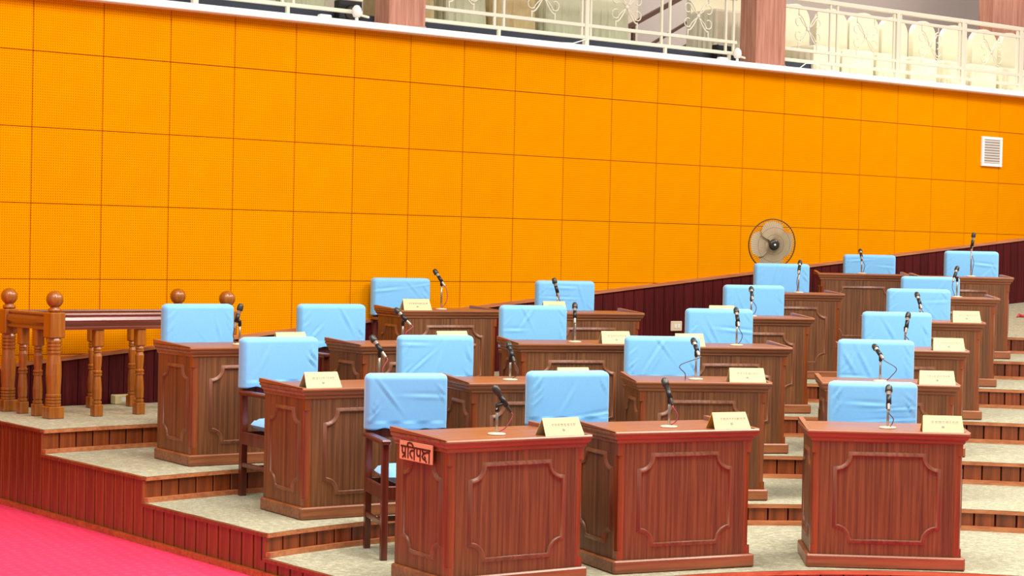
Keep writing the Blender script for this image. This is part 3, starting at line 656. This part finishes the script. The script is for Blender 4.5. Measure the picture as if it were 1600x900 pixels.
CHN = {'top_slat': 'back_slat', 'leg_fl': 'leg', 'leg_fr': 'leg', 'leg_rl': 'leg', 'leg_rr': 'leg', 'arm_l': 'armrest', 'arm_r': 'armrest', 'stretcher2': 'stretcher', 'stretcher3': 'stretcher'}
def pillow(hw, hd, z0, z1):
    s = MB(); n = 16
    for sgn_, zc in ((1, z1), (-1, z0)):
        for i in range(n + 1):
            for j in range(n + 1):
                a, b_ = i / n * 2 - 1, j / n * 2 - 1; ed = max(abs(a), abs(b_)) ** 6; z = zc - sgn_ * (z1 - z0) / 2 * ed
                s.v.append((a * hw * (1 - .04 * b_ * b_), b_ * hd * (1 - .04 * a * a), z))
    N = (n + 1) ** 2
    for q in (0, N):
        for i in range(n):
            for j in range(n): p = q + i * (n + 1) + j; s.f.append((p, p + 1, p + n + 2, p + n + 1))
    return s
CH['seat'] = pillow(.228, .205, .42, .515).mesh('seat_cushion', 'blue', True); CHN['seat'] = 'seat_cushion'
def cover(seed, folds):
    """blue cloth cover pulled over the chair back, with creases running across its front"""
    rnd = random.Random(seed); nx, nz = 46, 34; hw = .276; zb, zt_ = .705, 1.035; th = .042; rad = .035; s = MB()
    cr = []
    for _ in range(folds):
        a = rnd.choice((rnd.uniform(.7, 1.3), rnd.uniform(1.8, 2.4), rnd.uniform(-.15, .15)))
        cr.append((rnd.uniform(-.2, .2), rnd.uniform(.75, .98), a, rnd.uniform(.10, .22), rnd.uniform(.006, .012), rnd.uniform(.003, .0075)))
    for k_ in range(6):   # gathers near the left and right edges
        sd = rnd.choice((-1, 1)); cr.append((sd * .225, rnd.uniform(.76, .98), math.pi / 2 + sd * rnd.uniform(.3, .8), .06, .006, .006))
    def front(i, j):
        a, b_ = i / nx * 2 - 1, j / nz
        z = zb + (zt_ - zb) * b_; x = a * hw
        if z > zt_ - rad:
            dz = z - (zt_ - rad); lim = hw - rad + math.sqrt(max(0, rad * rad - dz * dz)); x = a * lim
        if b_ == 0: z += .006 * math.sin(a * 5 + seed) + .004 * math.sin(a * 13 + seed * 2)
        ex = min(1, (1 - abs(a)) / .07); ez = min(1, (1 - b_) / .10); e_ = math.sqrt(max(0, 1 - (1 - ex) ** 2)) * math.sqrt(max(0, 1 - (1 - ez) ** 2))
        y = .215 - th * e_ - .004 * math.sin(b_ * 3)
        for px, pz, an, ln, wd_, am in cr:
            dx, dz = x - px, z - pz; l = dx * math.cos(an) + dz * math.sin(an); d = -dx * math.sin(an) + dz * math.cos(an)
            f = math.exp(-(l / ln) ** 2 * 2); y -= am * e_ * f * (math.exp(-(d / wd_) ** 2) - .8 * math.exp(-((d - 1.7 * wd_) / wd_) ** 2))
        if b_ < .14: y += .006 * math.sin(a * 9 + seed)
        return (x, y, z)
    for j in range(nz + 1):
        for i in range(nx + 1): s.v.append(front(i, j))
    N = len(s.v)
    for j in range(nz + 1):
        for i in range(nx + 1):
            x, y, z = s.v[j * (nx + 1) + i]; ed = min(1, (1 - abs(i / nx * 2 - 1)) / .07) * min(1, (1 - j / nz) / .1); s.v.append((x, .250 + .012 * ed, z))
    for j in range(nz):
        for i in range(nx):
            p = j * (nx + 1) + i; s.f.append((p, p + 1, p + nx + 2, p + nx + 1)); p += N; s.f.append((p + nx + 1, p + nx + 2, p + 1, p))
    ring = [i for i in range(nx + 1)][::-1] + [j * (nx + 1) for j in range(1, nz + 1)] + [nz * (nx + 1) + i for i in range(1, nx + 1)] + [j * (nx + 1) + nx for j in range(nz - 1, -1, -1)]
    for a, b_ in zip(ring[:-1], ring[1:]): s.f.append((a, b_, N + b_, N + a))
    s.f.append((ring[-1], ring[0], N + ring[0], N + ring[-1]))
    return s
CRE = {'A1': 2, 'B1': 2, 'A2': 1, 'A3': 2, 'A4': 4, 'B3': 2, 'C1': 4, 'D2': 4, 'E3': 2, 'D4': 3, 'C6': 4, 'B4': 4}
def armchair(n, i):
    o, u, v, a = frame(n); cu, cv, sc_ = CHAIR[n]; c = o + u * cu + v * (cv - .20); k = int(n[1]); wd, rw = POS[n]
    t = thing('armchair', f'blue-covered wooden armchair at the {wd} desk in the {rw}', 'chair', (c.x, c.y, TZ[k]), a - (R(16) if n == 'A1' else 0), 'blue-covered armchairs')
    t.scale.z = sc_
    if n == 'A1': t.scale.x = .9
    for key, me in CH.items(): link(CHN.get(key, key), me, t)
    cover(i * 7 + 3, CRE.get(n, 3)).build('back_cover', 'blue', t, True)
for i, n in enumerate(CHAIR): armchair(n, i)

# ------------------------------------------------------------------ microphones on stands
def microphone(n):
    o, u, v, a = frame(n); ub, ut, zt_, uh, zh = MIC[n]; k = int(n[1]); wd, rw = POS[n]
    v0 = .20 if k == 1 else .22; p = o + u * ub + v * v0
    t = thing('desk_microphone', f'microphone on a small stand on the {wd} desk, {rw}', 'microphone', (p.x, p.y, TZ[k] + .790), a, 'desk microphones')
    z0 = 0.01
    tail = Vector((ut - ub, 0, zt_ + z0)); head = Vector((uh - ub, 0, zh + z0)); L = (head - tail).length
    dy = math.sqrt(max(0, .175 ** 2 - L * L)) if L < .175 else 0
    tail.y = -dy * .45; head.y = dy * .55
    ax = (head - tail).normalized(); L = (head - tail).length
    MB().lathe([(.001, 0), (.048, 0), (.05, .004), (.046, .009), (.012, .013), (.001, .014)], 20).build('base', 'stand_base', t, True)
    piv = tail + ax * L * .42; top = Vector((0, 0, max(.05, piv.z - .035)))
    MB().tube([(0, 0, .01), top], .0075, 10).build('pole', 'chrome', t, True)
    MB().tube([top - Vector((0, 0, .02)), top + Vector((0, 0, .012)), piv - ax * .01], [.012, .013, .011], 8).build('clip_joint', 'black', t, True)
    cl = MB(); cl.tube([piv - ax * .03, piv + ax * .03], .015, 10); cl.build('clip', 'black', t, True)
    h = MB(); h.lathe([(.008, 0), (.0095, .004), (.010, .03), (.0115, L * .5), (.0155, L - .052), (.017, L - .05)], 14, tuple(tail), ax); h.build('handle', 'mic_body' if n not in ('A1', 'B1', 'B2') else 'mesh', t, True)
    MB().lathe([(.018, L - .05), (.0215, L - .045), (.0215, L - .035), (.020, L - .015), (.014, L - .003), (.001, L)], 16, tuple(tail), ax).build('mesh_head', 'mesh', t, True)
    sg = 1 if ut >= ub - .01 else -1
    e1 = tail - ax * .02; bend = {'C2': (-.13, .05), 'D2': (.09, .06), 'B3': (-.03, .03), 'A2': (-.02, .04)}.get(n, (sg * .025, .02))
    pts = [tail, e1, Vector((e1.x * .5 + bend[0], e1.y, e1.z * .65)), Vector((bend[0] * .7 + e1.x * .3, e1.y + .01, e1.z * .3)), Vector((bend[0] * .5, .03, .0035))]
    fine = []
    for i in range(len(pts) - 1):
        pa, pb, pc, pd = pts[max(0, i - 1)], pts[i], pts[i + 1], pts[min(len(pts) - 1, i + 2)]
        for q in range(6):
            f = q / 6; fine.append(0.5 * ((2 * pb) + (pc - pa) * f + (2 * pa - 5 * pb + 4 * pc - pd) * f * f + (3 * pb - pa - 3 * pc + pd) * f ** 3))
    fine.append(pts[-1]); fine = [Vector((q.x, q.y, max(q.z, .0035))) for q in fine]
    MB().tube(fine, .0032, 6).build('cord', 'pink_cord' if n in ('A1', 'B1', 'A2', 'B3', 'A4') else 'cord', t, True)
for n in MIC: microphone(n)

# ------------------------------------------------------------------ name plates
def plate(n):
    o, u, v, a = frame(n); u0, u1 = PLATE[n]; k = int(n[1]); wd, rw = POS[n]; p = o + u * (u0 + u1) / 2 + v * .075; w_ = (u1 - u0) / 2; h = .092
    t = thing('name_plate', f'cream tent-fold name plate on the {wd} desk, {rw}', 'name plate', (p.x, p.y, TZ[k] + .7902), a, 'name plates on the desks')
    for nm, sy in (('front_leaf', -1), ('back_leaf', 1)):
        s = MB(); d = .052; i_ = .008
        s.v = [(-w_, sy * d, 0), (w_, sy * d, 0), (w_ - i_, 0, h), (-w_ + i_, 0, h), (-w_, sy * (d - .003), 0), (w_, sy * (d - .003), 0), (w_ - i_, sy * -.001, h - .004), (-w_ + i_, sy * -.001, h - .004)]
        s.f = [(0, 1, 2, 3), (7, 6, 5, 4), (0, 4, 5, 1), (1, 5, 6, 2), (2, 6, 7, 3), (3, 7, 4, 0)]
        s.build(nm, 'card' if sy < 0 or n not in ('B1', 'C1') else 'card_gold', t)
    rnd = random.Random(n); s = MB(); x = -w_ * .55
    def q(x0, x1, f0, f1):
        k_ = len(s.v)
        for xx, ff in ((x0, f0), (x1, f0), (x1, f1), (x0, f1)): s.v.append((xx, -.052 * (1 - ff) - .0012, h * ff + .0006))
        s.f.append((k_, k_ + 1, k_ + 2, k_ + 3))
    while x < w_ * .72:
        l = rnd.uniform(.008, .02); q(x, x + l, .64, .665)
        y = x + .001
        while y < x + l - .002: q(y, y + .002, .5 + rnd.uniform(0, .04), .64); y += rnd.uniform(.004, .006)
        x += l + .005
    q(-.008, .008, .26, .38)
    s.build('printed_name', 'print', t)
for n in PLATE: plate(n)

# ------------------------------------------------------------------ pedestal fan in front of the back wall
f = thing('pedestal_fan', 'round pedestal fan with dark hub and wire guard before the orange wall', 'fan', (2.556, 19.2, TZ[6]), 0)
FZ = 2.03 - TZ[6]
MB().lathe([(.001, 0), (.19, 0), (.19, .015), (.16, .03), (.03, .045), (.001, .05)], 24).build('base', 'fan_dark', f, True)
MB().tube([(0, .06, .03), (0, .06, FZ - .05)], .016, 12).build('pole', 'fan_dark', f, True)
fa = Vector((.30, -1, -.10)).normalized(); fc = Vector((0, 0, FZ))
MB().lathe([(.001, -.2), (.05, -.195), (.065, -.15), (.065, -.08), (.04, -.05), (.001, -.045)], 18, tuple(fc), fa).build('motor', 'fan_dark', f, True)
q = fa.to_track_quat('Z', 'Y')
def fp(x, y, z): p = q @ Vector((x, y, z)); return (p.x + fc.x, p.y + fc.y, p.z + fc.z)
FR = .248
gd = MB()
for zz, sgn_ in ((.03, 1), (-.06, -1)):
    for i in range(64):
        a = 2 * math.pi * i / 64
        gd.tube([fp(r_ * math.cos(a), r_ * math.sin(a), z_) for r_, z_ in ((.045, sgn_ * .055), (.12, sgn_ * .06), (.2, sgn_ * .045), (.238, sgn_ * .02), (FR, 0))], .0013, 4)
    for r_, z_ in ((.10, .06), (.17, .053)): gd.tube([fp(r_ * math.cos(i * math.pi / 24), r_ * math.sin(i * math.pi / 24), sgn_ * z_) for i in range(48)], .002, 4, True)
gd.build('wire_guard', 'fan_wire', f)
MB().tube([fp(FR * math.cos(i * math.pi / 32), FR * math.sin(i * math.pi / 32), 0) for i in range(64)], .006, 8, True).build('guard_rim', 'fan_rim', f, True)
MB().lathe([(.001, .075), (.03, .073), (.052, .066), (.056, .05), (.05, .035), (.001, .03)], 24, tuple(fc), fa).build('hub_badge', 'fan_dark', f, True)
MB().lathe([(.001, .08), (.010, .078), (.012, .072), (.001, .07)], 12, tuple(fc), fa).build('hub_button', 'white', f, True)
for b_ in range(4):
    s = MB(); n_ = 10
    for i in range(n_ + 1):
        t_ = i / n_; r_ = .04 + .185 * t_; hw_ = (.35 + .65 * math.sin(math.pi * min(1, t_ * .8 + .15))) * .95
        for j in range(9):
            c_ = (j / 8 - .5) * 2; a = b_ * 1.5708 + c_ * hw_ ; s.v.append(fp(r_ * math.cos(a), r_ * math.sin(a), .018 * c_ * (1 - .3 * t_)))
    m_ = len(s.v)
    for i in range(n_):
        for j in range(8): k = i * 9 + j; s.f.append((k, k + 1, k + 10, k + 9))
    s.build('blade', 'fan_blade', f, True)
